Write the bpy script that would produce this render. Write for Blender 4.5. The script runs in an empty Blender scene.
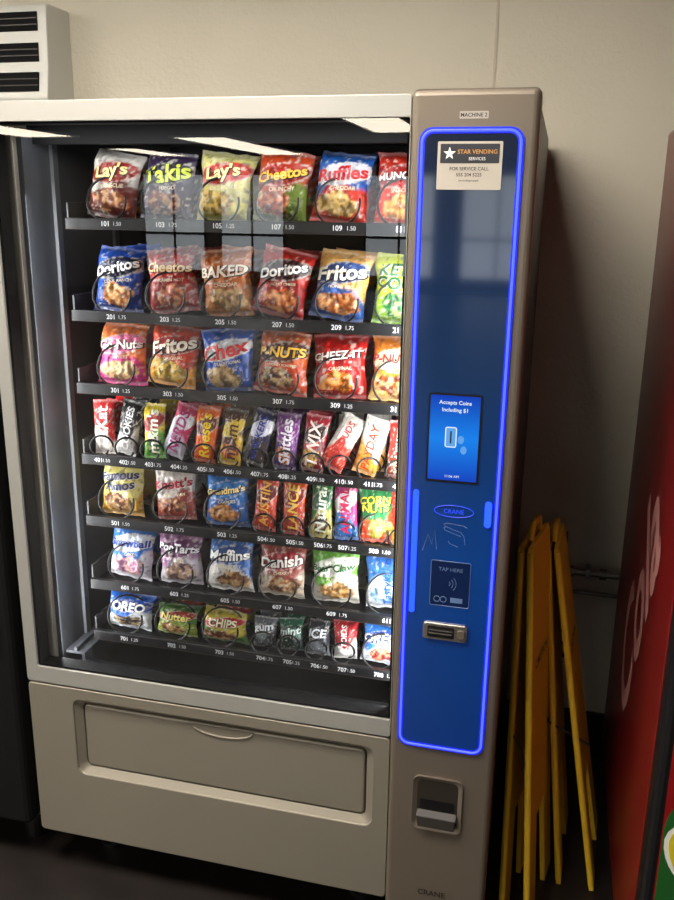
import bpy, math, random
from mathutils import Vector, Matrix, noise
random.seed(7)
scene = bpy.context.scene
COL = scene.collection

# ------------------------------------------------------------ helpers
def lin(c):
    c = c/255.0
    return c/12.92 if c <= 0.04045 else ((c+0.055)/1.055)**2.4
def rgb(r, g, b): return (lin(r), lin(g), lin(b), 1.0)

def mat(name, color, rough=0.5, metal=0.0, emis=None, estr=0.0, coat=0.0, bump=0.0, bscale=60, var=0.0, vscale=4, spec=0.5):
    m = bpy.data.materials.new(name); m.use_nodes = True
    nt = m.node_tree; b = nt.nodes['Principled BSDF']
    b.inputs['Base Color'].default_value = color
    b.inputs['Roughness'].default_value = rough
    b.inputs['Metallic'].default_value = metal
    b.inputs['Specular IOR Level'].default_value = spec
    b.inputs['Coat Weight'].default_value = coat
    b.inputs['Coat Roughness'].default_value = 0.05
    if emis:
        b.inputs['Emission Color'].default_value = emis
        b.inputs['Emission Strength'].default_value = estr
    tc = nt.nodes.new('ShaderNodeTexCoord')
    if bump > 0:
        n = nt.nodes.new('ShaderNodeTexNoise'); n.inputs['Scale'].default_value = bscale
        n.inputs['Detail'].default_value = 4
        bp = nt.nodes.new('ShaderNodeBump'); bp.inputs['Strength'].default_value = bump
        bp.inputs['Distance'].default_value = 0.01
        nt.links.new(tc.outputs['Object'], n.inputs['Vector'])
        nt.links.new(n.outputs['Fac'], bp.inputs['Height'])
        nt.links.new(bp.outputs['Normal'], b.inputs['Normal'])
    if var > 0:
        n = nt.nodes.new('ShaderNodeTexNoise'); n.inputs['Scale'].default_value = vscale
        n.inputs['Detail'].default_value = 5
        r = nt.nodes.new('ShaderNodeValToRGB')
        r.color_ramp.elements[0].position = 0.3; r.color_ramp.elements[1].position = 0.7
        r.color_ramp.elements[0].color = tuple(x*(1-var) for x in color[:3])+(1,)
        r.color_ramp.elements[1].color = tuple(min(1, x*(1+var)) for x in color[:3])+(1,)
        nt.links.new(tc.outputs['Object'], n.inputs['Vector'])
        nt.links.new(n.outputs['Fac'], r.inputs['Fac'])
        nt.links.new(r.outputs['Color'], b.inputs['Base Color'])
    return m

def empty(name, loc=(0, 0, 0)):
    e = bpy.data.objects.new(name, None); e.location = loc; e.empty_display_size = 0.1
    COL.objects.link(e); return e

def link(ob, parent=None):
    COL.objects.link(ob)
    if parent is not None:
        ob.parent = parent
        ob.matrix_parent_inverse = Matrix.Translation(-Vector(parent.location))
    return ob

def mesh_ob(name, verts, faces, material, parent=None, smooth=False, bevel=0, bseg=2):
    me = bpy.data.meshes.new(name); me.from_pydata([tuple(v) for v in verts], [], faces); me.update()
    import bmesh
    bm = bmesh.new(); bm.from_mesh(me); bmesh.ops.recalc_face_normals(bm, faces=bm.faces); bm.to_mesh(me); bm.free()
    if material: me.materials.append(material)
    if smooth:
        for p in me.polygons: p.use_smooth = True
    ob = bpy.data.objects.new(name, me); link(ob, parent)
    if bevel > 0:
        md = ob.modifiers.new('bevel', 'BEVEL'); md.width = bevel; md.segments = bseg; md.limit_method = 'ANGLE'
        md.harden_normals = False
    return ob

def boxvf(x0, x1, y0, y1, z0, z1):
    v = [(x0,y0,z0),(x1,y0,z0),(x1,y1,z0),(x0,y1,z0),(x0,y0,z1),(x1,y0,z1),(x1,y1,z1),(x0,y1,z1)]
    f = [(0,3,2,1),(4,5,6,7),(0,1,5,4),(1,2,6,5),(2,3,7,6),(3,0,4,7)]
    return v, f
def box(name, x0, x1, y0, y1, z0, z1, m, parent=None, bevel=0, bseg=2):
    v, f = boxvf(x0, x1, y0, y1, z0, z1)
    return mesh_ob(name, v, f, m, parent, bevel=bevel, bseg=bseg)
def boxes(name, lst, m, parent=None, bevel=0):
    V, F = [], []
    for b in lst:
        v, f = boxvf(*b); o = len(V); V += v; F += [tuple(i+o for i in q) for q in f]
    return mesh_ob(name, V, F, m, parent, bevel=bevel)

def rr(x0, x1, z0, z1, r, n=6):
    pts = []
    for cx, cz, a0 in ((x1-r, z1-r, 0), (x0+r, z1-r, 90), (x0+r, z0+r, 180), (x1-r, z0+r, 270)):
        for i in range(n+1):
            a = math.radians(a0+90*i/n); pts.append((cx+r*math.cos(a), cz+r*math.sin(a)))
    return pts
def plate(name, pts, y0, y1, m, parent=None, bevel=0):
    n = len(pts); V = [(x, y0, z) for x, z in pts]+[(x, y1, z) for x, z in pts]
    F = [tuple(range(n)), tuple(range(2*n-1, n-1, -1))]+[(i, (i+1) % n, n+(i+1) % n, n+i) for i in range(n)]
    return mesh_ob(name, V, F, m, parent, bevel=bevel)
def ring(name, po, pi, y0, y1, m, parent=None, bevel=0, yi0=None):
    n = len(po); yi0 = y0 if yi0 is None else yi0
    V = [(x, y0, z) for x, z in po]+[(x, yi0, z) for x, z in pi]+[(x, y1, z) for x, z in po]+[(x, y1, z) for x, z in pi]
    F = []
    for i in range(n):
        j = (i+1) % n
        F += [(i, j, n+j, n+i), (2*n+i, 3*n+i, 3*n+j, 2*n+j), (i, 2*n+i, 2*n+j, j), (n+i, n+j, 3*n+j, 3*n+i)]
    return mesh_ob(name, V, F, m, parent, bevel=bevel)
def tube(name, paths, r, m, parent=None, closed=False, res=2):
    cu = bpy.data.curves.new(name, 'CURVE'); cu.dimensions = '3D'; cu.bevel_depth = r; cu.bevel_resolution = res
    cu.use_fill_caps = True
    for p in paths:
        s = cu.splines.new('POLY'); s.points.add(len(p)-1)
        for i, q in enumerate(p): s.points[i].co = (q[0], q[1], q[2], 1)
        s.use_cyclic_u = closed
    cu.materials.append(m)
    ob = bpy.data.objects.new(name, cu); return link(ob, parent)
def cyl(name, cx, cy, z0, z1, r, m, parent=None, n=20):
    V = []; F = []
    for z in (z0, z1):
        for i in range(n):
            a = 2*math.pi*i/n; V.append((cx+r*math.cos(a), cy+r*math.sin(a), z))
    F = [tuple(range(n)), tuple(range(n, 2*n))]+[(i, (i+1) % n, n+(i+1) % n, n+i) for i in range(n)]
    return mesh_ob(name, V, F, m, parent)

_gc = {}
def glyphs(text, bold=0.0, shear=0.0, spacing=1.0):
    k = (text, bold, shear, spacing)
    if k in _gc: return _gc[k]
    cu = bpy.data.curves.new('t', 'FONT'); cu.body = text; cu.size = 1; cu.offset = bold; cu.shear = shear
    cu.align_x = 'CENTER'; cu.resolution_u = 3; cu.space_character = spacing; cu.space_line = 0.8
    ob = bpy.data.objects.new('t', cu); COL.objects.link(ob)
    dg = bpy.context.evaluated_depsgraph_get(); dg.update()
    me = bpy.data.meshes.new_from_object(ob.evaluated_get(dg))
    vs = [(v.co.x, v.co.y) for v in me.vertices]; fs = [tuple(p.vertices) for p in me.polygons]
    bpy.data.objects.remove(ob); bpy.data.curves.remove(cu); bpy.data.meshes.remove(me)
    if vs:
        x0 = min(v[0] for v in vs); x1 = max(v[0] for v in vs); y0 = min(v[1] for v in vs); y1 = max(v[1] for v in vs)
        vs = [(x-(x0+x1)/2, y-(y0+y1)/2) for x, y in vs]
        r = (vs, fs, x1-x0, y1-y0)
    else: r = ([], [], 1, 1)
    _gc[k] = r; return r

class Acc:
    def __init__(s): s.v = []; s.f = []; s.c = []
    def add(s, v, f, c):
        o = len(s.v); s.v += v; s.f += [tuple(i+o for i in q) for q in f]
        s.c += c if isinstance(c, list) else [c]*len(v)
    def build(s, name, m, parent=None, smooth=True):
        me = bpy.data.meshes.new(name); me.from_pydata(s.v, [], s.f); me.update()
        ca = me.color_attributes.new('Col', 'FLOAT_COLOR', 'POINT')
        ca.data.foreach_set('color', [x for c in s.c for x in c])
        me.materials.append(m)
        if smooth: me.polygons.foreach_set('use_smooth', [True]*len(me.polygons))
        ob = bpy.data.objects.new(name, me); return link(ob, parent)
    def text(s, text, x, y, z, h, c, w=None, bold=0.0, rot=0, shear=0):
        vs, fs, gw, gh = glyphs(text, bold, shear)
        k = h/gh
        if w and gw*k > w: k = w/gw
        ca, sa = math.cos(rot), math.sin(rot)
        s.add([(x+k*(a*ca-b*sa), y, z+k*(a*sa+b*ca)) for a, b in vs], fs, c)

def text_ob(name, text, x, y, z, h, m, parent, w=None, bold=0.0, shear=0.0):
    a = Acc(); a.text(text, x, y, z, h, (1, 1, 1, 1), w, bold, 0, shear); return a.build(name, m, parent, False)

# ------------------------------------------------------------ materials
M_wall = mat('painted_wall', rgb(202, 194, 176), 0.75, bump=0.3, bscale=90, var=0.04, vscale=2)
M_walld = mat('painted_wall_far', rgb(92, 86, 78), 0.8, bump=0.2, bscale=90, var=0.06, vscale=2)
M_floor = mat('dark_floor', rgb(28, 23, 21), 0.4, bump=0.05, bscale=30, var=0.35, vscale=9)
M_ceil = mat('ceiling_tile', rgb(84, 80, 76), 0.9, bump=0.3, bscale=120)
M_black = mat('black_plastic', rgb(13, 13, 15), 0.35)
M_blackm = mat('black_matte', rgb(7, 7, 8), 0.8, spec=0.2)
M_frame = mat('silver_door_frame', rgb(158, 156, 150), 0.4, metal=0.3, bump=0.02, bscale=200)
M_champ = mat('champagne_metal', rgb(138, 131, 118), 0.42, metal=0.4, var=0.03, vscale=3)
M_taupe = mat('taupe_column_metal', rgb(122, 111, 98), 0.36, metal=0.5, var=0.04, vscale=3)
M_taupe_d = mat('taupe_dark', rgb(56, 50, 45), 0.4, metal=0.4)
M_steel = mat('galvanised_steel', rgb(130, 132, 135), 0.4, metal=0.7, var=0.12, vscale=12)
M_liner = mat('cabinet_liner', rgb(62, 64, 68), 0.5, metal=0.2, var=0.15, vscale=8)
M_side = mat('tray_side_black', rgb(20, 21, 23), 0.5)
M_traym = mat('tray_sheet', rgb(14, 14, 16), 0.6, spec=0.3)
M_wire = mat('coil_wire', rgb(8, 8, 9), 0.35)
M_white = mat('white_print', rgb(225, 225, 220), 0.6)
M_chrome = mat('chrome', rgb(170, 165, 158), 0.25, metal=0.9)

def attr_mat(name, rough, bump, bscale):
    m = mat(name, (1, 1, 1, 1), rough, bump=bump, bscale=bscale)
    nt = m.node_tree; a = nt.nodes.new('ShaderNodeAttribute'); a.attribute_name = 'Col'
    nt.links.new(a.outputs['Color'], nt.nodes['Principled BSDF'].inputs['Base Color'])
    return m
M_pack = attr_mat('printed_foil_film', 0.33, 0.7, 38)
M_print = attr_mat('printed_label', 0.6, 0, 10)

# glass: thin sheet, fresnel mix of transparent and mirror
M_glass = bpy.data.materials.new('window_glass'); M_glass.use_nodes = True
nt = M_glass.node_tree; nt.nodes.clear()
o = nt.nodes.new('ShaderNodeOutputMaterial'); mx = nt.nodes.new('ShaderNodeMixShader')
tr = nt.nodes.new('ShaderNodeBsdfTransparent'); tr.inputs[0].default_value = (0.95, 0.96, 0.96, 1)
gl = nt.nodes.new('ShaderNodeBsdfGlossy'); gl.inputs['Roughness'].default_value = 0.0
lw = nt.nodes.new('ShaderNodeFresnel'); lw.inputs['IOR'].default_value = 1.75
nt.links.new(lw.outputs[0], mx.inputs[0]); nt.links.new(tr.outputs[0], mx.inputs[1]); nt.links.new(gl.outputs[0], mx.inputs[2])
nt.links.new(mx.outputs[0], o.inputs[0])

# ------------------------------------------------------------ room
XL, XR, YB, YF, ZC = -9.5, 2.8, 0.95, -16.5, 2.62
box('floor', XL, XR, YF, YB, -0.05, 0, M_floor)
box('ceiling', XL, XR, YF, YB, ZC, ZC+0.05, M_ceil)
box('wall_back', XL, XR, YB, YB+0.1, 0, ZC, M_wall)
box('wall_left', XL-0.1, XL, YF, YB, 0, ZC, M_walld)
box('wall_right', XR, XR+0.1, YF, YB, 0, ZC, M_wall)
box('wall_front', XL, XR, YF-0.1, YF, 0, ZC, M_walld)
box('baseboard_back', XL, XR, YB-0.012, YB, 0, 0.10, M_black, bevel=0.003)
M_seam = mat('wall_joint', rgb(186, 176, 156), 0.7)
box('trim_1', -0.165, -0.157, YB-0.003, YB, 0.10, ZC, M_seam, bevel=0.001)

M_lampf = mat('lamp_diffuser', (1, 1, 1, 1), 0.5, emis=(1, 0.88, 0.70, 1), estr=17)
M_lampn = mat('lamp_diffuser_bright', (1, 1, 1, 1), 0.5, emis=(1, 0.93, 0.83, 1), estr=36)
k = 0
for (lx, ly, hx_, hy_, mm) in ((-2.14, -9.2, .33, 1.2, M_lampf), (-7.6, -9.6, .45, 1.2, M_lampf), (-5.3, -13.2, .42, 2.2, M_lampf), (-7.8, -14.6, .3, 1.2, M_lampf),
        (-0.8, -0.75, .6, .3, M_lampn), (-2.8, -0.9, .6, .3, M_lampn), (-5.6, -3.5, .6, .3, M_lampn), (-1.9, -4.6, .6, .3, M_lampn), (-4.5, -6.2, .6, .3, M_lampn)):
    par = empty('ceiling_light_panel' if k == 0 else 'ceiling_light_panel.%03d' % k, (lx, ly, ZC)); k += 1
    box('diffuser', lx-hx_, lx+hx_, ly-hy_, ly+hy_, ZC-0.02, ZC-0.005, mm, par)
    boxes('lamp_frame', [(lx-hx_-.03, lx+hx_+.03, ly-hy_-.03, ly-hy_, ZC-0.03, ZC), (lx-hx_-.03, lx+hx_+.03, ly+hy_, ly+hy_+.03, ZC-0.03, ZC),
                         (lx-hx_-.03, lx-hx_, ly-hy_, ly+hy_, ZC-0.03, ZC), (lx+hx_, lx+hx_+.03, ly-hy_, ly+hy_, ZC-0.03, ZC)], M_white, par)
M_day = mat('daylit_glazing', (0.8, 0.9, 1, 1), 0.2, emis=(0.85, 0.93, 1, 1), estr=2.2)
for i, x0 in enumerate((-8.9, -7.1, -3.9, -1.9)):
    par = empty('window_%d' % (i+1), (x0+0.7, YF, 1.2))
    box('glazing', x0, x0+1.4, YF+0.005, YF+0.02, 0.25, 2.25, M_day, par)
    boxes('window_frame', [(x0-0.05, x0, YF, YF+0.06, 0.2, 2.3), (x0+1.4, x0+1.45, YF, YF+0.06, 0.2, 2.3),
                    (x0, x0+1.4, YF, YF+0.06, 0.2, 0.25), (x0, x0+1.4, YF, YF+0.06, 2.25, 2.3),
                    (x0, x0+1.4, YF, YF+0.06, 1.0, 1.05), (x0+0.68, x0+0.72, YF, YF+0.06, 0.25, 2.25)], M_black, par)

# ------------------------------------------------------------ main snack vending machine
VM = empty('snack_vending_machine', (-0.55, 0.45, 0))
box('cabinet_left_side', -1.100, -1.052, 0.045, 0.90, 0.12, 1.825, M_champ, VM, bevel=0.004)
box('cabinet_top', -1.052, -0.20, 0.045, 0.90, 1.795, 1.825, M_blackm, VM)
box('cabinet_header', -1.052, -0.20, 0.10, 0.13, 1.755, 1.795, M_blackm, VM)
box('cabinet_back', -1.052, -0.20, 0.80, 0.90, 0.12, 1.795, M_blackm, VM)
box('cabinet_base', -1.052, -0.20, 0.045, 0.80, 0.12, 0.50, M_blackm, VM)
box('cabinet_right_side', -0.20, -0.004, 0.05, 0.90, 0.10, 1.82, M_taupe_d, VM, bevel=0.004)
box('liner_left', -1.052, -1.040, 0.06, 0.79, 0.50, 1.78, M_liner, VM)
boxes('liner_rail', [(-1.040, -1.032, 0.16, 0.18, 0.52, 1.76), (-1.040, -1.032, 0.42, 0.44, 0.52, 1.76)], M_steel, VM)
ring('door_frame', rr(-1.102, -0.222, 0.5405, 1.828, 0.008, 4), rr(-1.072, -0.224, 0.582, 1.790, 0.004, 4), 0.0, 0.012, M_frame, VM, bevel=0.003)
ring('door_frame_inner', rr(-1.101, -0.222, 0.5415, 1.827, 0.008, 4), rr(-1.072, -0.226, 0.582, 1.790, 0.004, 4), 0.012, 0.045, M_blackm, VM)
ring('door_gasket', rr(-1.0725, -0.2235, 0.5815, 1.7905, 0.004, 4), rr(-1.066, -0.229, 0.587, 1.786, 0.004, 4), 0.006, 0.044, M_blackm, VM)
mesh_ob('door_glass', [(-1.071, 0.004, 0.583), (-0.225, 0.004, 0.583), (-0.225, 0.004, 1.789), (-1.071, 0.004, 1.789)], [(0, 1, 2, 3)], M_glass, VM)
ring('lower_panel', rr(-1.102, -0.222, 0.12, 0.536, 0.010, 6), rr(-0.985, -0.258, 0.305, 0.508, 0.022, 6), 0.0, 0.04, M_champ, VM, bevel=0.003)
ring('delivery_bezel', rr(-0.987, -0.256, 0.303, 0.510, 0.024, 6), rr(-0.968, -0.275, 0.320, 0.493, 0.014, 6), 0.003, 0.03, M_champ, VM, yi0=0.016)
plate('delivery_flap', rr(-0.965, -0.278, 0.323, 0.490, 0.012, 6), 0.013, 0.028, M_champ, VM, bevel=0.005)
box('delivery_gap', -0.985, -0.258, 0.029, 0.04, 0.305, 0.508, M_black, VM)
arc = [(-0.6135+0.075*math.cos(a), 0.0115, 0.487-0.024*math.sin(a)) for a in [math.pi*i/16 for i in range(17)]]
tube('flap_handle_lip', [arc], 0.0024, M_champ, VM)
plate('flap_handle_pocket', [(x, z) for x, y, z in arc], 0.0120, 0.0135, M_champ, VM)
boxes('kick_rail', [(-1.06, -0.24, 0.08, 0.84, 0.085, 0.12)], M_black, VM)
for i, (x, y) in enumerate(((-0.98, 0.14), (-0.3, 0.14), (-0.98, 0.78), (-0.3, 0.78), (-0.1, 0.14), (-0.1, 0.78))):
    cyl('foot_%d' % (i+1), x, y, 0.0, 0.012, 0.035, M_black, VM); cyl('foot_stem_%d' % (i+1), x, y, 0.012, 0.10, 0.014, M_steel, VM)
mesh_ob('chute_ramp', [(-1.04, 0.05, 0.545), (-0.2, 0.05, 0.545), (-0.2, 0.30, 0.505), (-1.04, 0.30, 0.505), (-1.04, 0.79, 0.56), (-0.2, 0.79, 0.56)],
        [(0, 1, 2, 3), (3, 2, 5, 4)], M_blackm, VM)
boxes('chute_side_rail', [(-0.995, -0.987, 0.07, 0.6, 0.53, 0.592), (-1.038, -0.995, 0.07, 0.6, 0.586, 0.592), (-1.015, -1.008, 0.07, 0.6, 0.592, 0.602)], M_liner, VM)
boxes('chute_front_lip', [(-0.985, -0.21, 0.055, 0.060, 0.54, 0.575), (-0.985, -0.21, 0.060, 0.075, 0.571, 0.575)], M_black, VM)

RZ = [1.598, 1.403, 1.241, 1.076, 0.926, 0.765, 0.630]
TL = -0.974
rails = []; sheets = []; sides = []; tips = []; divs = []
for z in RZ:
    rails.append((TL-0.003, -0.205, 0.100, 0.112, z-0.015, z+0.009))
    sheets.append((TL, -0.205, 0.112, 0.70, z-0.006, z-0.003))
    sides.append((TL-0.005, TL, 0.112, 0.70, z-0.012, z+0.040))
    tips.append((-1.032, TL-0.005, 0.30, 0.312, z-0.012, z-0.002))
    divs.append((TL-0.003, -0.205, 0.0992, 0.1000, z-0.0145, z-0.0135))
boxes('tray_price_rails', rails, M_black, VM, bevel=0.002)
boxes('tray_sheets', sheets, M_traym, VM)
boxes('tray_side_plates', sides, M_side, VM, bevel=0.001)
boxes('tray_rail_trim', divs, M_taupe_d, VM)
boxes('tray_hangers', tips, M_steel, VM)

# ------------------------------------------------------------ packages
W_ = (230, 228, 220)
def sty(text, c1, c2, logo=None, tc=W_, food=None, trot=8, sub=''): return dict(text=text, c1=c1, c2=c2, logo=logo, tc=tc, food=food, trot=trot, sub=sub)
R1 = [sty("Lay's", (206, 200, 190), (96, 34, 26), (150, 40, 32), (255, 225, 150), (170, 90, 50), 16, 'BARBECUE'),
      sty("Takis", (48, 34, 62), (64, 44, 60), (36, 28, 40), (205, 220, 70), (130, 60, 40), 14, 'FUEGO'),
      sty("Lay's", (216, 208, 130), (200, 190, 84), (200, 60, 40), (255, 235, 160), (220, 180, 80), 14, 'DILL PICKLE'),
      sty("Cheetos", (178, 62, 26), (110, 130, 44), (170, 40, 22), (250, 190, 50), (200, 80, 24), 16, 'CRUNCHY'),
      sty("Ruffles", (36, 88, 165), (196, 56, 40), (214, 214, 220), (190, 30, 40), (226, 180, 100), 10, 'CHEDDAR'),
      sty("MUNCHIES", (190, 44, 28), (200, 52, 30), (170, 26, 20), (245, 235, 220), (226, 140, 50), 8, 'SNACK MIX')]
R2 = [sty("Doritos", (24, 74, 172), (20, 54, 130), (12, 20, 50), (245, 245, 245), (214, 130, 60), 16, 'COOL RANCH'),
      sty("Cheetos", (168, 34, 22), (150, 34, 24), (190, 40, 24), (245, 205, 150), (190, 80, 40), -6, 'FLAMIN HOT'),
      sty("BAKED", (190, 104, 50), (196, 126, 66), (206, 116, 56), (250, 230, 205), (190, 140, 80), 2, 'CHEDDAR'),
      sty("Doritos", (186, 34, 22), (150, 24, 18), (60, 14, 12), (250, 240, 230), (225, 110, 34), 20, 'NACHO CHEESE'),
      sty("Fritos", (226, 170, 90), (46, 84, 150), (40, 70, 130), (250, 240, 220), (200, 110, 50), 12, 'HONEY BBQ'),
      sty("KETO\nCOOL", (206, 214, 56), (140, 186, 46), None, (30, 100, 50), (60, 140, 70), 0, 'SNACK')]
R3 = [sty("Go-Nuts", (240, 130, 70), (222, 60, 140), (236, 120, 160), (250, 235, 225), (240, 190, 140), 5, 'SWEET'),
      sty("Fritos", (206, 60, 26), (232, 160, 50), (170, 32, 22), (250, 235, 210), (240, 196, 80), 18, 'ORIGINAL'),
      sty("Chex", (30, 84, 180), (24, 70, 150), (226, 226, 230), (196, 36, 40), (180, 140, 90), 14, 'TRADITIONAL'),
      sty("P-NUTS", (206, 90, 26), (190, 66, 24), (90, 40, 20), (245, 190, 60), (100, 50, 26), 4, 'HONEY ROASTED'),
      sty("CHEEZ-IT", (200, 32, 24), (176, 26, 20), None, (250, 240, 225), (236, 130, 36), 6, 'ORIGINAL'),
      sty("P-NUTTY", (236, 134, 40), (246, 196, 104), (246, 220, 180), (210, 50, 26), (180, 90, 46), 4, 'PEANUT BITES')]
R4 = [sty("KitKat", (208, 36, 36), (230, 216, 206), (190, 28, 32), W_, None, 75),
      sty("COOKIES", (26, 24, 28), (205, 200, 195), (22, 20, 24), (235, 235, 235), None, 68),
      sty("m&m's", (236, 206, 40), (110, 180, 60), (170, 40, 30), (250, 245, 220), (40, 130, 60), 72),
      sty("NERDS", (200, 60, 100), (200, 196, 210), (220, 225, 230), (170, 40, 110), None, 62),
      sty("Reese's", (230, 100, 20), (226, 90, 16), (100, 40, 18), (250, 214, 40), None, 78),
      sty("m&m's", (80, 44, 26), (216, 176, 36), (220, 190, 50), (80, 36, 22), (220, 110, 36), 78),
      sty("SNICKERS", (34, 30, 70), (44, 30, 26), (220, 220, 235), (30, 50, 150), None, 66),
      sty("Skittles", (112, 46, 124), (80, 36, 104), (130, 54, 140), (245, 240, 245), (214, 90, 50), 82),
      sty("TWIX", (180, 36, 54), (110, 26, 34), (50, 24, 26), (240, 220, 210), (206, 150, 60), 76),
      sty("MILK DUDS", (232, 226, 214), (214, 60, 40), None, (190, 36, 40), None, 60),
      sty("PAYDAY", (240, 236, 226), (236, 160, 60), None, (214, 70, 40), None, 72),
      sty("KRACKEL", (180, 44, 32), (140, 60, 34), None, (240, 220, 190), None, 80)]
R5 = [sty("Famous\nAmos", (226, 212, 124), (206, 156, 60), None, (50, 54, 90), (140, 80, 36), 8),
      sty("Knott's", (232, 222, 214), (160, 70, 60), None, (176, 28, 56), (170, 76, 46), 6, 'BERRY FARM'),
      sty("Grandma's", (40, 110, 184), (34, 92, 164), (46, 120, 190), (250, 226, 150), (190, 116, 54), 10, 'COOKIES'),
      sty("AUSTIN", (196, 60, 30), (180, 52, 28), (110, 28, 26), (245, 180, 80), None, 78),
      sty("LANCE", (206, 80, 34), (170, 52, 26), (140, 34, 22), (245, 200, 90), None, 78),
      sty("Natural", (50, 116, 52), (204, 190, 100), (36, 84, 54), (235, 240, 220), (110, 70, 34), 78),
      sty("ANIMAL", (190, 60, 124), (50, 110, 184), (230, 220, 225), (196, 36, 76), None, 74),
      sty("CORN\nNUTS", (40, 130, 70), (226, 80, 40), None, (250, 235, 70), (236, 216, 80), 4),
      sty("Hot Fries", (200, 54, 36), (226, 170, 50), None, (245, 230, 200), None, 80)]
R6 = [sty("Snowball", (60, 124, 206), (220, 214, 222), (226, 230, 238), (40, 76, 166), (224, 160, 194), 4, 'CAKES'),
      sty("PopTarts", (160, 112, 150), (206, 196, 204), (110, 56, 100), (240, 235, 240), (160, 120, 124), -4, 'BITES'),
      sty("Muffins", (60, 112, 182), (210, 204, 196), (50, 84, 146), (240, 240, 235), (170, 116, 70), 4, 'BLUEBERRY'),
      sty("Danish", (150, 70, 60), (200, 182, 160), (160, 34, 40), (240, 230, 220), (160, 104, 64), 10, 'CHERRY'),
      sty("Bear Claw", (110, 184, 64), (222, 216, 200), (240, 240, 225), (44, 104, 46), (190, 136, 74), 4, 'ALMOND'),
      sty("Tastykake", (60, 120, 200), (230, 232, 236), None, (40, 90, 180), (150, 190, 230), 80)]
R7 = [sty("OREO", (30, 96, 196), (226, 230, 234), (20, 64, 160), (245, 245, 245), (60, 50, 50), 2),
      sty("Nutter", (80, 120, 50), (140, 160, 50), (160, 54, 34), (240, 220, 120), (160, 110, 54), 0),
      sty("CHIPS", (190, 170, 50), (70, 114, 44), (180, 36, 36), (240, 230, 190), (140, 80, 44), 2),
      sty("gum", (104, 110, 114), (50, 54, 58), (70, 74, 80), (225, 230, 230), None, 10),
      sty("mint", (32, 96, 70), (22, 44, 38), (26, 62, 48), (210, 230, 220), None, 6),
      sty("ICE", (56, 60, 68), (110, 114, 120), (26, 30, 36), (220, 225, 230), None, 0),
      sty("ALTOIDS", (190, 36, 42), (232, 230, 226), None, (245, 240, 235), None, 84),
      sty("OREO", (50, 120, 204), (226, 230, 236), (26, 74, 176), (245, 245, 245), (180, 50, 54), 8)]

def mixc(a, b, t): return tuple(a[i]*(1-t)+b[i]*t for i in range(3))
def l3(c): return (lin(c[0]), lin(c[1]), lin(c[2]))
def thick(u, v, d):
    a = max(0.0, 1-abs(u)**2.6)**0.6; b = max(0.0, 1-(abs(v)/0.90)**3.4)**0.65 if abs(v) < 0.90 else 0.0
    return d/2*a*b
def surf(u, v, d, s):
    t = thick(u, v, d)
    wr = noise.noise(Vector((u*1.8+s, v*2.4, s*1.7)))*0.28
    wr += noise.noise(Vector((u*6+s, v*2.2-s, s)))*0.20*(0.35+abs(u))*(0.4+abs(v))
    cz = abs(noise.noise(Vector((u*3.1-s, v*3.4+u*1.5, s*3))))
    wr -= 0.22*max(0, 1-cz*9)
    return max(0.0006, t*(1+wr)+0.0006)
def surf_s(u, v, d, s):
    t = thick(u, v, d)
    wr = noise.noise(Vector((u*1.8+s, v*2.4, s*1.7)))*0.28+0.03
    return max(0.0006, t*(1+wr)+0.0006)
def paint(st, u, v, s, L):
    base = L['c1']
    sp = -0.12+0.28*math.sin(2.0*u+s)+0.12*math.sin(5*u+s*2)
    base = mixc(base, L['c2'], min(1, max(0, (sp-v)*7+0.5)))
    if st['food']:
        e = ((u-0.15*math.sin(s*3))/0.72)**2+((v+0.50)/0.34)**2+0.9*noise.noise(Vector((u*2.2-s, v*2.2+s, 3)))
        if e < 1:
            n = noise.noise(Vector((u*4.5+s*3, v*5.5, s)))
            base = mixc(L['food'], (0.85, 0.62, 0.28), 0.4) if n > 0.08 else (L['food'] if n > -0.12 else tuple(x*0.4 for x in L['food']))
    if st['logo']:
        r = (u/0.96)**2+((v-0.34-0.16*u)/0.30)**2
        if r < 1: base = L['logo']
        elif r < 1.2: base = mixc(L['logo'], (0.85, 0.8, 0.7), 0.5)
    n = noise.noise(Vector((u*7+s*5, v*9, s*2)))
    if n > 0.40: base = mixc(base, (0.75, 0.72, 0.62), 0.55)
    elif n < -0.38: base = mixc(base, (0.02, 0.02, 0.03), 0.5)
    if abs(v) > 0.90: base = mixc(base, (0.5, 0.5, 0.5), 0.4 if int((v+2)*60) % 2 else 0.12)
    return tuple(base)+(1.0,)
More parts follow.
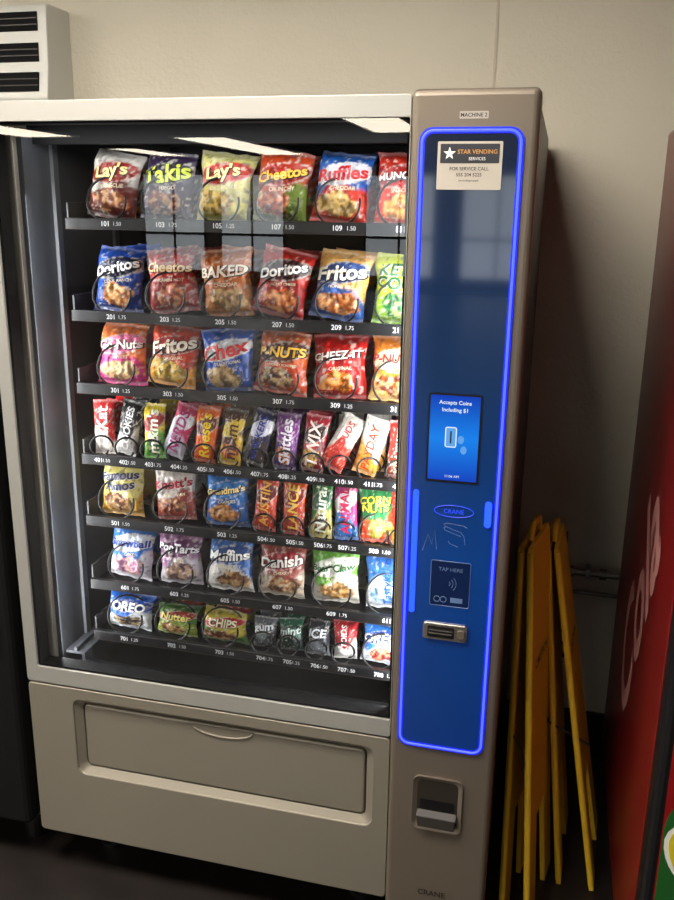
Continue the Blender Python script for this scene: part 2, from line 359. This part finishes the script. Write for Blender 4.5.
def add_bag(acc, cx, cy, zb, w, h, d, st, roll, lean, seed, nx=34, nz=42, front=True):
    L = {k: l3(st[k]) for k in ('c1', 'c2')}
    for k2 in ('food', 'logo'):
        if st[k2]: L[k2] = l3(st[k2])
    cr, sr = math.cos(roll), math.sin(roll); cl, sl = math.cos(lean), math.sin(lean)
    lift = abs(sr)*w/2*0.7
    f1 = 0.010*math.sin(seed*2.1); f2 = 0.012*abs(math.cos(seed*1.3)); tp = 0.05*math.sin(seed*4.4)
    big = min(1.0, w/0.1)
    def T(x, y, z):
        v = z/(h/2)
        if v > 0.55: y += big*(v-0.55)**1.5*(f2+0.008+f1*x/(w/2)*1.5)*2.2
        x *= 1-tp*v
        x, z = x*cr-z*sr, x*sr+z*cr
        y, z = y*cl+z*sl, -y*sl+z*cl
        return (cx+x, cy+y, zb+h/2+lift+z)
    def outline(u, v):
        x = w/2*u*(0.90+0.10*abs(v)**1.6)+w*0.03*noise.noise(Vector((v*2.5, seed, u)))*abs(u)
        z = h/2*v+0.004*big*noise.noise(Vector((u*3, seed, v)))*abs(v)**3
        return x, z
    for sgn, a, b in ((-1, nx, nz), (1, 8, 8)):
        V = []; C = []
        for j in range(b+1):
            for i in range(a+1):
                u = -1+2*i/a; v = -1+2*j/b
                x, z = outline(u, v); y = sgn*surf(u, v, d, seed)
                V.append(T(x, y, z)); C.append(paint(st, u, v, seed, L) if sgn < 0 else L['c1']+(1,))
        F = []
        for j in range(b):
            for i in range(a):
                q = (j*(a+1)+i, j*(a+1)+i+1, (j+1)*(a+1)+i+1, (j+1)*(a+1)+i)
                F.append(q if sgn < 0 else q[::-1])
        acc.add(V, F, C)
    if front and st['text']:
        vert = abs(st['trot']) > 45
        def put(txt, maxw, maxh, ang, ox, oz, col, bold=0.02, arch=0.0, dy=0.0012):
            vs, fs, gw, gh = glyphs(txt, bold, 0.12)
            k = min(maxw/gw, maxh/gh); ca, sa = math.cos(ang), math.sin(ang); V = []
            for (x, y) in vs:
                y = y*(1+arch*(abs(x)/(gw/2))**2)
                X = k*(x*ca-y*sa)+ox; Z = k*(x*sa+y*ca)+oz
                u = max(-0.98, min(0.98, X/(w/2*0.93))); v = max(-.98, min(.98, Z/(h/2)))
                yy = max(surf(u, v, d, seed), surf_s(u, v, d, seed))
                V.append(T(X, -yy-dy, Z))
            acc.add(V, fs, l3(col)+(1.0,))
        if vert: put(st['text'], 0.80*h, 0.52*w, math.radians(90), 0, 0, st['tc'], 0.02, 0, 0.0012)
        else:
            hh = (0.38 if '\n' in st['text'] else 0.27)*h
            lum = sum(st['tc'])
            shc = (26, 20, 30) if lum > 380 else (240, 235, 225)
            put(st['text'], 0.90*w, hh, math.radians(st['trot']), 0.0012, 0.17*h-0.0010, shc, 0.05, -0.25, 0.0014)
            put(st['text'], 0.88*w, hh, math.radians(st['trot']), 0, 0.17*h, st['tc'], 0.03, -0.25, 0.0026)
            if st['sub'] and w > 0.09:
                put(st['sub'], 0.5*w, 0.055*h, math.radians(st['trot']*0.6), 0.05*w, -0.03*h, (240, 225, 190), 0.01)
                put('NET WT 1 OZ', 0.25*w, 0.03*h, 0, -0.22*w, -0.40*h, (230, 225, 215), 0.0)

bags = Acc(); bars = Acc(); pastry = Acc(); labels = Acc(); coils = []
lanes6 = [-0.888+0.126*i for i in range(6)]
rows = [
 [(x, 0.118, 0.142, 0.056, s) for x, s in zip(lanes6, R1)],
 [(x, 0.118, 0.142, 0.056, s) for x, s in zip(lanes6, R2)],
 [(x, 0.120, 0.136, 0.050, s) for x, s in zip(lanes6, R3)],
 [(-0.940+0.063*i, 0.055, 0.126, 0.024, s) for i, s in enumerate(R4)],
 [(x, w, 0.130, d, s) for (x, w, d), s in zip(((-0.907, .110, .045), (-0.772, .104, .045), (-0.644, .106, .045), (-0.548, .054, .022), (-0.482, .054, .022),
            (-0.418, .050, .022), (-0.363, .054, .022), (-0.295, .078, .03), (-0.237, .05, .022)), R5)],
 [(x-0.004, 0.114, 0.132, 0.050, s) for x, s in zip(lanes6, R6)],
 [(x, w, h, 0.034, s) for (x, w, h), s in zip(((-0.902, .122, .090), (-0.778, .108, .074), (-0.657, .116, .076), (-0.555, .058, .074), (-0.490, .058, .078),
            (-0.424, .054, .082), (-0.360, .058, .090), (-0.276, .090, .094)), R7)]]
rolls = random.Random(3)
for r, (z, row) in enumerate(zip(RZ, rows)):
    acc = (bags, bags, bags, bars, bags, pastry, pastry)[r]
    for i, (x, w, h, d, st) in enumerate(row):
        seed = r*7.3+i*1.9
        roll = math.radians(rolls.uniform(-5, 5))
        if r == 0: roll = math.radians((-9, -6, -5, -7, -6, -3)[i])
        if r == 3: roll = math.radians((3, -10, 2, -20, -4, -5, -16, -4, -6, -26, -14, -4)[i])
        if r == 1: roll = math.radians((-3, 8, 5, -11, -8, -3)[i])
        if r == 2: roll = math.radians((-2, -7, 3, -5, 2, -3)[i])
        pitch = 0.075 if w > 0.07 else 0.045
        R = min(w*0.42, 0.046); R = max(R, 0.022)
        zb = z-0.001
        add_bag(acc, x, 0.125+d/2+0.012, zb, w, h, d, st, roll, math.radians(rolls.uniform(3, 11)), seed)
        for n2 in (1, 2):
            add_bag(acc, x+rolls.uniform(-.004, .004), 0.125+d/2+0.012+pitch*n2, zb, w*.97, h*rolls.uniform(.9, 1.0), d, st, math.radians(rolls.uniform(-7, 7)), 0.05, seed+5*n2, 16, 20, False)
        zc = z+R+0.001
        st0 = 10 if w > 0.07 else -20
        path = [(x+R*math.cos(a), 0.118, zc+R*math.sin(a)) for a in [math.radians(st0-t*9) for t in range(0, 20)]]
        a0 = math.radians(st0-19*9); nturn = 4
        for t in range(1, nturn*18):
            a = a0-t*2*math.pi/18
            path.append((x+R*math.cos(a), 0.118+pitch*t/18, zc+R*math.sin(a)))
        coils.append(path)
        num = (r+1)*100+1+(2*i if len(row) == 6 else i)
        labels.text(str(num), x+0.006, 0.0985, z-0.002, 0.0105, (0.8, 0.8, 0.8, 1), bold=0.01)
        labels.text('1.%s' % ('50', '75', '25', '50')[(i+r) % 4], x+0.034 if w > .07 else x+0.027, 0.0985, z-0.002, 0.008, (0.65, 0.65, 0.65, 1))
snack = bags.build('snack_bags', M_pack); candy = bars.build('candy_bars', M_pack); pas = pastry.build('pastry_packets', M_pack)
labels.build('price_labels', M_print, VM, False)
tube('vending_coils', coils, 0.0024, M_wire, VM, res=1)

# ------------------------------------------------------------ column
YC = -0.012
box('column_door', -0.2205, 0.0, YC, 0.05, 0.06, 1.835, M_taupe, VM, bevel=0.012, bseg=4)
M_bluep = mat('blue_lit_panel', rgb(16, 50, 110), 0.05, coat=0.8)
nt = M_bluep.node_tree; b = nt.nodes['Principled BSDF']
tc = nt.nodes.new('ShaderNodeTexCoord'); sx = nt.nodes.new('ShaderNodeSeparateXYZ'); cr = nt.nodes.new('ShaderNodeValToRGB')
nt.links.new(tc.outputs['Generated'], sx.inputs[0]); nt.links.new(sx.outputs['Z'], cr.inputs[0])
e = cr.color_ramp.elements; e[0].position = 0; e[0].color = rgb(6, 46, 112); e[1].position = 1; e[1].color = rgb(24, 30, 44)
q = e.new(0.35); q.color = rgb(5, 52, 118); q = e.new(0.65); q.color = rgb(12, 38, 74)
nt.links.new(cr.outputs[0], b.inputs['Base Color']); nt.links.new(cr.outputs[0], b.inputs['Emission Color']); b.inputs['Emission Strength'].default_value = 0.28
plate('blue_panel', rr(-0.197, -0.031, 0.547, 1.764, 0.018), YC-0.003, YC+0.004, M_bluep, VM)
M_led = mat('blue_led', (0.01, 0.015, 0.3, 1), 0.4, emis=(0.018, 0.028, 1, 1), estr=7.0)
M_halo = mat('blue_led_halo', (0.01, 0.02, 0.2, 1), 0.3, emis=(0.008, 0.015, 1, 1), estr=0.75)
ledp = [(x, YC-0.004, z) for x, z in rr(-0.199, -0.029, 0.545, 1.766, 0.020)]
tube('led_border', [ledp], 0.0024, M_led, VM, closed=True)
ring('led_halo_ring', rr(-0.2045, -0.0235, 0.5395, 1.7715, 0.024), rr(-0.194, -0.034, 0.550, 1.761, 0.015), YC-0.0033, YC+0.002, M_halo, VM)  # dim glowing ring added to imitate the halo around the LED border
YP = YC-0.0032
M_stk = mat('sticker_paper', rgb(168, 160, 148), 0.6)
M_dark = mat('dark_print', rgb(30, 32, 40), 0.6)
M_gold = mat('gold_print', rgb(170, 124, 64), 0.6)
plate('service_sticker', rr(-0.171, -0.059, 1.668, 1.748, 0.002, 2), YP-0.0006, YP, M_stk, VM)
plate('sticker_header', rr(-0.166, -0.064, 1.712, 1.744, 0.001, 2), YP-0.0010, YP-0.0006, M_dark, VM)
star = []
for i in range(10):
    a = math.radians(90+36*i); r_ = 0.011 if i % 2 == 0 else 0.0045; star.append((-0.150+r_*math.cos(a), 1.728+r_*math.sin(a)))
plate('sticker_star', star, YP-0.0014, YP-0.0010, M_white, VM)
text_ob('sticker_title', 'STAR VENDING', -0.102, YP-0.0014, 1.731, 0.008, M_gold, VM, w=0.068, bold=0.02)
text_ob('sticker_subtitle', 'SERVICES', -0.102, YP-0.0014, 1.7195, 0.005, M_white, VM)
for i, t in enumerate(('FOR SERVICE CALL', '555 204 5225', 'starvending.example')):
    text_ob('sticker_line_%d' % i, t, -0.115, YP-0.0010, 1.703-0.010*i, 0.0058 if i < 2 else 0.004, M_dark, VM, bold=0.01)
plate('number_tag', rr(-0.136, -0.087, 1.785, 1.797, 0.001, 2), YC-0.001, YC+0.001, M_stk, VM)
text_ob('number_tag_text', 'MACHINE 2', -0.1115, YC-0.0014, 1.791, 0.0065, M_dark, VM, bold=0.02)
M_scr = mat('screen_glow', (0, 0, 0, 1), 0.1, emis=(0.02, 0.16, 0.75, 1), estr=0.9)
nt = M_scr.node_tree; b = nt.nodes['Principled BSDF']
tc = nt.nodes.new('ShaderNodeTexCoord'); sx = nt.nodes.new('ShaderNodeSeparateXYZ'); cr = nt.nodes.new('ShaderNodeValToRGB')
nt.links.new(tc.outputs['Generated'], sx.inputs[0]); nt.links.new(sx.outputs['Z'], cr.inputs[0])
e = cr.color_ramp.elements; e[0].color = rgb(20, 70, 200); e[1].color = rgb(14, 64, 190); q = e.new(0.5); q.color = rgb(24, 136, 246)
nt.links.new(cr.outputs[0], b.inputs['Emission Color'])
M_glowt = mat('screen_text', (0, 0, 0, 1), 0.5, emis=(0.8, 0.9, 1, 1), estr=1.0)
M_glowb = mat('screen_icon', (0, 0, 0, 1), 0.5, emis=(0.12, 0.4, 0.9, 1), estr=0.9)
plate('touchscreen_bezel', rr(-0.168, -0.067, 1.130, 1.304, 0.003, 3), YP-0.001, YP, M_black, VM)
plate('touchscreen', rr(-0.164, -0.071, 1.1345, 1.300, 0.001, 2), YP-0.0014, YP-0.001, M_scr, VM)
YT = YP-0.0018
text_ob('screen_text_1', 'Accepts Coins', -0.1175, YT, 1.286, 0.0098, M_glowt, VM, bold=0.015)
text_ob('screen_text_2', 'Including $1', -0.1175, YT, 1.272, 0.0098, M_glowt, VM, bold=0.015)
text_ob('screen_text_3', '11:06 AM', -0.1175, YT, 1.143, 0.005, M_glowt, VM)
ring('screen_coin_slot', rr(-0.134, -0.112, 1.20, 1.24, 0.004), rr(-0.132, -0.114, 1.202, 1.238, 0.002), YT, YT+0.0003, M_glowt, VM)
plate('screen_slot_face', rr(-0.132, -0.114, 1.202, 1.238, 0.002), YT+0.0001, YT+0.0003, M_glowb, VM)
box('screen_slot_bar', -0.1245, -0.1215, YT-0.0003, YT, 1.208, 1.232, M_dark, VM)
for i, (x, z) in enumerate(((-0.104, 1.216), (-0.098, 1.196))):
    plate('screen_coin_%d' % i, [(x+0.006*math.cos(a), z+0.008*math.sin(a)) for a in [2*math.pi*j/16 for j in range(16)]], YT, YT+0.0003, M_glowb, VM)
M_led2 = mat('blue_led_soft', (0.01, 0.02, 0.3, 1), 0.4, emis=(0.008, 0.045, 1, 1), estr=3.2)
M_led3 = mat('blue_logo', (0.01, 0.02, 0.3, 1), 0.4, emis=(0.02, 0.08, 1, 1), estr=0.7)
plate('light_bar_left', rr(-0.190, -0.179, 0.850, 1.110, 0.005), YP-0.003, YP, M_led2, VM)
plate('light_bar_right', rr(-0.051, -0.038, 1.046, 1.098, 0.006), YP-0.003, YP, M_led2, VM)
ell = lambda cx, cz, a, b_: [(cx+a*math.cos(2*math.pi*i/32), YP-0.0006, cz+b_*math.sin(2*math.pi*i/32)) for i in range(32)]
tube('logo_ring', [ell(-0.110, 1.072, 0.038, 0.012)], 0.0010, M_led3, VM, closed=True)
text_ob('logo_text', 'CRANE', -0.110, YP-0.001, 1.072, 0.009, M_led3, VM, bold=0.02)
M_line = mat('pale_print', rgb(92, 120, 164), 0.5)
hand = [(-0.085, 1.005), (-0.088, 1.022), (-0.094, 1.030), (-0.108, 1.034), (-0.125, 1.040), (-0.128, 1.045), (-0.122, 1.047), (-0.100, 1.045), (-0.090, 1.044), (-0.082, 1.040)]
tube('hand_icon', [[(x, YP-0.0004, z) for x, z in hand], [(x, YP-0.0004, z-0.008) for x, z in hand[2:7]], [(x+0.01, YP-0.0004, z-0.035) for x, z in hand[3:6]]], 0.0005, M_line, VM)
tube('arrow_icon', [[(-0.168, YP-0.0004, 0.985), (-0.158, YP-0.0004, 1.02), (-0.150, YP-0.0004, 1.0), (-0.145, YP-0.0004, 1.03), (-0.14, YP-0.0004, 0.99)]], 0.0005, M_line, VM)
tap = [(x, YP-0.0006, z) for x, z in rr(-0.149, -0.071, 0.871, 0.967, 0.003, 2)]
tube('tap_outline', [tap], 0.0006, M_line, VM, closed=True)
plate('tap_panel', rr(-0.148, -0.072, 0.872, 0.966, 0.002, 2), YP-0.0003, YP, mat('tap_panel_navy', rgb(10, 30, 72), 0.2), VM)
text_ob('tap_text', 'TAP HERE', -0.110, YP-0.0008, 0.950, 0.0075, M_line, VM)
tube('tap_waves', [[(-0.116+r_*math.cos(a), YP-0.0008, 0.920+r_*math.sin(a)) for a in [math.radians(-45+10*i) for i in range(10)]] for r_ in (0.006, 0.012, 0.018)], 0.0007, M_line, VM)
tube('tap_logos', [[(cx+0.006*math.cos(2*math.pi*i/16), YP-0.0008, 0.885+0.006*math.sin(2*math.pi*i/16)) for i in range(17)] for cx in (-0.135, -0.122)], 0.0006, M_line, VM)
box('tap_logo_box', -0.108, -0.084, YP-0.001, YP, 0.880, 0.890, M_line, VM)
plate('coin_bezel', rr(-0.160, -0.070, 0.797, 0.833, 0.006), YP-0.006, YP, M_chrome, VM, bevel=0.002)
plate('coin_slot_recess', rr(-0.150, -0.096, 0.803, 0.827, 0.003), YP-0.0068, YP-0.006, M_black, VM)
boxes('coin_slot_bars', [(-0.147, -0.100, YP-0.009, YP-0.0066, 0.811, 0.8135), (-0.147, -0.100, YP-0.009, YP-0.0066, 0.818, 0.8205)], M_chrome, VM)
plate('coin_release_button', rr(-0.090, -0.076, 0.806, 0.824, 0.005), YP-0.010, YP-0.006, M_taupe, VM, bevel=0.001)
ring('coin_return_bezel', rr(-0.166, -0.060, 0.338, 0.470, 0.016), rr(-0.156, -0.070, 0.348, 0.460, 0.012), YC-0.006, YC+0.002, M_taupe, VM, yi0=YC-0.001)
plate('coin_return_recess', rr(-0.157, -0.069, 0.347, 0.461, 0.012), YC-0.0012, YC+0.001, M_taupe_d, VM)
M_cup = mat('cup_plastic', rgb(54, 50, 46), 0.5)
mesh_ob('coin_return_scoop', [(-0.156, YC-0.001, 0.385), (-0.070, YC-0.001, 0.385), (-0.070, YC-0.016, 0.378), (-0.156, YC-0.016, 0.378), (-0.152, YC-0.014, 0.350), (-0.074, YC-0.014, 0.350), (-0.152, YC-0.001, 0.347), (-0.074, YC-0.001, 0.347)],
        [(0, 1, 2, 3), (3, 2, 5, 4), (4, 5, 7, 6), (0, 3, 4, 6), (1, 7, 5, 2)], M_cup, VM, bevel=0.002)
box('coin_return_opening', -0.150, -0.076, YC-0.0018, YC-0.001, 0.388, 0.412, M_black, VM)
text_ob('maker_plate', 'CRANE', -0.116, YC-0.001, 0.170, 0.014, M_taupe_d, VM, bold=0.02)

def area(name, loc, rot, sx_, sy_, pw, col):
    l = bpy.data.lights.new(name, 'AREA'); l.shape = 'RECTANGLE'; l.size = sx_; l.size_y = sy_; l.energy = pw; l.color = col
    ob = bpy.data.objects.new(name, l); ob.location = loc; ob.rotation_euler = rot; link(ob, VM); return ob
cool = (0.97, 0.98, 1.0)
area('led_strip_top', (-0.62, 0.055, 1.765), (math.radians(38), 0, 0), 0.80, 0.02, 0.9, cool)
def aim(ob, d): ob.rotation_euler = Vector(d).to_track_quat('-Z', 'Y').to_euler()
l1 = area('led_strip_left', (-1.035, 0.047, 1.12), (0, 0, 0), 0.02, 1.06, 4.8, cool); aim(l1, (0.8, 0.45, 0))
l2 = area('led_strip_right', (-0.235, 0.048, 1.12), (0, 0, 0), 0.02, 1.06, 4.6, cool); aim(l2, (-0.8, 0.45, 0))

# ------------------------------------------------------------ neighbouring black machine (left)
NB = empty('cold_drink_machine', (-1.62, 0.45, 0))
box('drink_cabinet', -2.08, -1.135, 0.06, 0.90, 0.10, 1.80, M_black, NB, bevel=0.008)
box('drink_door', -2.08, -1.135, 0.0, 0.058, 0.12, 1.80, M_blackm, NB, bevel=0.012)
plate('drink_front_panel', rr(-2.04, -1.36, 0.45, 1.74, 0.02), -0.004, 0.002, mat('dark_graphic', rgb(14, 15, 20), 0.2), NB)
plate('drink_selection_panel', rr(-1.33, -1.17, 0.6, 1.74, 0.01), -0.006, 0.002, M_blackm, NB)
for i in range(8):
    plate('drink_button_%d' % i, rr(-1.30, -1.20, 1.0+0.08*i, 1.05+0.08*i, 0.006), -0.012, -0.006, M_taupe_d, NB)
plate('drink_port', rr(-1.95, -1.45, 0.2, 0.38, 0.02), -0.006, 0.002, M_blackm, NB)
for i, (x, y) in enumerate(((-2.0, 0.12), (-1.2, 0.12), (-2.0, 0.8), (-1.2, 0.8))): cyl('drink_foot_%d' % i, x, y, 0, 0.10, 0.03, M_black, NB)

# ------------------------------------------------------------ red beverage machine (right)
RM = empty('beverage_vending_machine', (0.75, 0.35, 0))
M_red = mat('red_paint', rgb(104, 12, 14), 0.35, coat=0.15, var=0.06, vscale=2)
box('beverage_cabinet', 0.292, 1.20, -0.095, 0.86, 0.06, 1.83, M_red, RM, bevel=0.010)
box('beverage_door', 0.290, 1.20, -0.17, -0.100, 0.08, 1.83, M_black, RM, bevel=0.014, bseg=3)
M_gfx = mat('printed_front', rgb(140, 22, 24), 0.25, coat=0.3, var=0.2, vscale=3)
plate('beverage_front_panel', rr(0.312, 1.02, 0.14, 1.78, 0.02), -0.174, -0.168, M_gfx, RM)
M_g1 = mat('green_print', rgb(34, 92, 40), 0.3); M_g2 = mat('yellow_print', rgb(214, 196, 50), 0.3)
def blob(cx, cz, a, b_, wob, n=28): return [(cx+a*math.cos(t)*(1+wob*math.sin(3*t)), cz+b_*math.sin(t)*(1+wob*math.cos(4*t))) for t in [2*math.pi*i/n for i in range(n)]]
plate('print_green_leaf', rr(0.314, 0.70, 0.20, 0.66, 0.10), -0.1746, -0.174, M_g1, RM)
plate('print_white_edge', blob(0.400, 0.52, 0.082, 0.085, 0.06), -0.1750, -0.1746, M_white, RM)
plate('print_yellow_fruit', blob(0.400, 0.52, 0.074, 0.077, 0.06), -0.1755, -0.1750, M_g2, RM)
plate('print_white_edge_2', blob(0.54, 0.36, 0.09, 0.07, 0.08), -0.1750, -0.1746, M_white, RM)
plate('print_yellow_fruit_2', blob(0.54, 0.36, 0.08, 0.06, 0.08), -0.1755, -0.1750, M_g2, RM)
plate('beverage_selector', rr(1.04, 1.18, 0.5, 1.6, 0.01), -0.178, -0.168, M_blackm, RM)
for i in range(8): plate('beverage_button_%d' % i, rr(1.06, 1.16, 0.9+0.08*i, 0.95+0.08*i, 0.006), -0.184, -0.178, M_white, RM)
vs, fs, gw, gh = glyphs('Cola', 0.02, 0.35)
kk = 0.66/gw
a_ = math.radians(62); ca, sa = math.cos(a_), math.sin(a_)
V = [(0.2905, 0.36-kk*(x*ca-y*sa), 0.76+kk*(x*sa+y*ca)) for x, y in vs]
mesh_ob('side_lettering', V, fs, mat('side_print', rgb(190, 130, 125), 0.4), RM)
for i, (x, y) in enumerate(((0.36, 0.0), (1.12, 0.0), (0.36, 0.78), (1.12, 0.78))): cyl('beverage_foot_%d' % i, x, y, 0, 0.06, 0.03, M_black, RM)

# ------------------------------------------------------------ wall heater
WH = empty('wall_heater', (-1.75, 0.95, 2.05))
M_hw = mat('heater_enamel', rgb(200, 198, 190), 0.4)
prof = [(0.95, 1.925), (0.806, 1.918), (0.800, 1.930), (0.815, 2.02), (0.822, 2.16), (0.828, 2.182), (0.84, 2.186), (0.95, 2.186)]
n = len(prof)
V = [(-2.06, y, z) for y, z in prof]+[(-1.428, y, z) for y, z in prof]
F = [tuple(range(n)), tuple(range(n, 2*n))]+[(i, (i+1) % n, n+(i+1) % n, n+i) for i in range(n)]
mesh_ob('heater_body', V, F, M_hw, WH, bevel=0.004)
sl = []; bars_ = []
for z0, z1 in ((2.112, 2.163), (2.030, 2.080), (1.948, 2.000)):
    yy = 0.8205 if z0 > 2.1 else (0.8155 if z0 > 2.02 else 0.803)
    sl.append((-2.02, -1.456, yy-0.003, yy+0.01, z0, z1))
    for f in (0.33, 0.66):
        zz = z0+(z1-z0)*f; bars_.append((-2.02, -1.456, yy-0.005, yy, zz-0.0012, zz+0.0012))
boxes('heater_slots', sl, M_blackm, WH); boxes('heater_louvres', bars_, M_taupe_d, WH)
boxes('heater_slot_posts', [(-1.75, -1.74, 0.797, 0.82, 1.94, 2.17)], M_hw, WH)

# ------------------------------------------------------------ pipes and electrical box on the wall
PP = empty('wall_water_pipe', (0.15, 0.93, 0.58))
M_pipe = mat('grey_pipe', rgb(104, 100, 94), 0.35, metal=0.6)
tube('pipe_upper', [[(-0.10, 0.915, 0.585), (0.9, 0.915, 0.585)]], 0.011, M_pipe, PP, res=4)
tube('pipe_lower', [[(0.05, 0.925, 0.515), (0.9, 0.925, 0.515)]], 0.006, M_pipe, PP, res=4)
tube('pipe_couplings', [[(0.14, 0.915, 0.585), (0.165, 0.915, 0.585)], [(0.24, 0.915, 0.585), (0.26, 0.915, 0.585)]], 0.017, M_pipe, PP, res=4)
tube('pipe_riser', [[(0.15, 0.92, 0.585), (0.15, 0.925, 0.515)]], 0.008, M_pipe, PP, res=4)
boxes('pipe_clamps', [(0.20, 0.212, 0.90, 0.95, 0.57, 0.60)], M_steel, PP)
EB = empty('outlet_box', (0.09, 0.93, 0.62))
box('outlet_housing', 0.06, 0.14, 0.90, 0.95, 0.60, 0.70, M_taupe_d, EB, bevel=0.004)
box('plug_body', 0.08, 0.12, 0.872, 0.90, 0.61, 0.65, M_black, EB, bevel=0.005)
cord = [(0.10+0.05*math.sin(t*0.5)*(t/12), 0.875+0.003*t, 0.62-0.02*t-0.02*math.sin(t*0.7)) for t in range(0, 18)]
tube('power_cord', [cord, [(x+0.02, y+0.01, z+0.03) for x, y, z in cord]], 0.005, M_black, EB)

# ------------------------------------------------------------ yellow folding floor signs
M_yel = mat('yellow_plastic', rgb(214, 174, 40), 0.5)
def sign(name, hx, y0, hz, bottoms, w, rotz):
    par = empty(name, (hx, y0, 0))
    for k_, bx in enumerate(bottoms):
        H = math.hypot(bx-hx, hz); ax = Vector((bx-hx, 0, -hz)).normalized(); nrm = Vector((hz, 0, bx-hx)).normalized()
        lg = 0.07
        prof = [(-w*0.34, 0), (w*0.34, 0), (w*0.5, H), (w*0.5-lg, H), (w*0.5-lg-0.02, H*0.72), (-w*0.5+lg+0.02, H*0.72), (-w*0.5+lg, H), (-w*0.5, H)]
        t = 0.012; V = []
        off = (k_-0.5)*0.020
        for s in (-t/2, t/2):
            for a, h in prof:
                p = Vector((hx, y0+a, hz))+ax*h+nrm*(s+off); V.append(tuple(p))
        n = len(prof)
        F = [tuple(range(n)), tuple(range(2*n-1, n-1, -1))]+[(i, (i+1) % n, n+(i+1) % n, n+i) for i in range(n)]
        mesh_ob('panel_%d' % (k_+1), V, F, M_yel, par, bevel=0.002)
        for sg, q0 in ((-1, 0), (1, 1)):
            p0 = Vector((hx, y0+sg*w*0.33, hz))+nrm*off+ax*0.01; p1 = Vector((hx, y0+sg*(w*0.5-0.006), hz))+nrm*off+ax*(H-0.012)
            tube('rib_%d_%d' % (k_, q0), [[tuple(p0), tuple(p1)]], 0.008, M_yel, par)
        vs, fs, gw, gh = glyphs('CAUTION', 0.02, 0)
        kk = w*0.5/gw; sd = 1 if k_ else -1
        V = []
        for x, y in vs:
            p = Vector((hx, y0+sd*x*kk, hz))+ax*(H*0.3-y*kk)+nrm*(off+sd*(t/2+0.001)); V.append(tuple(p))
        mesh_ob('warning_text_%d' % k_, V, fs, M_dark, par)
    tube('hinge_handle', [[(hx, y0-w*0.15, hz), (hx, y0-w*0.12, hz+0.03), (hx, y0+w*0.12, hz+0.03), (hx, y0+w*0.15, hz)]], 0.008, M_yel, par)
    tube('black_strap', [[(hx-0.004, y0-w*0.4, hz*0.55), (hx+0.03, y0-w*0.42, hz*0.5), (bottoms[1]-0.03, y0-w*0.4, hz*0.45)]], 0.003, M_black, par)
    par.rotation_euler = (0, 0, math.radians(rotz))
    return par
sign('wet_floor_sign', 0.044, 0.24, 0.945, (0.070, 0.112), 0.26, -10)
sign('wet_floor_sign.001', 0.092, 0.42, 0.88, (0.190, 0.250), 0.26, -4)

# ------------------------------------------------------------ world + camera
w = bpy.data.worlds.new('world'); scene.world = w; w.use_nodes = True
w.node_tree.nodes['Background'].inputs[0].default_value = (0.7, 0.8, 1, 1); w.node_tree.nodes['Background'].inputs[1].default_value = 0.3
cd = bpy.data.cameras.new('camera'); cam = bpy.data.objects.new('camera', cd); COL.objects.link(cam)
right = Vector((.9692, .2456, .0129)); up = Vector((-.0789, .2605, .9622)); fw = Vector((-.2329, .9336, -.2719))
Rm = Matrix((right, up, -fw)).transposed()
cam.matrix_world = Matrix.Translation((0.05, -1.597, 1.637)) @ Rm.to_4x4()
cd.sensor_fit = 'VERTICAL'; cd.sensor_height = 24; cd.lens = 862/900*24; cd.clip_start = 0.02
scene.camera = cam
scene.view_settings.view_transform = 'Standard'
scene.view_settings.exposure = 0.0
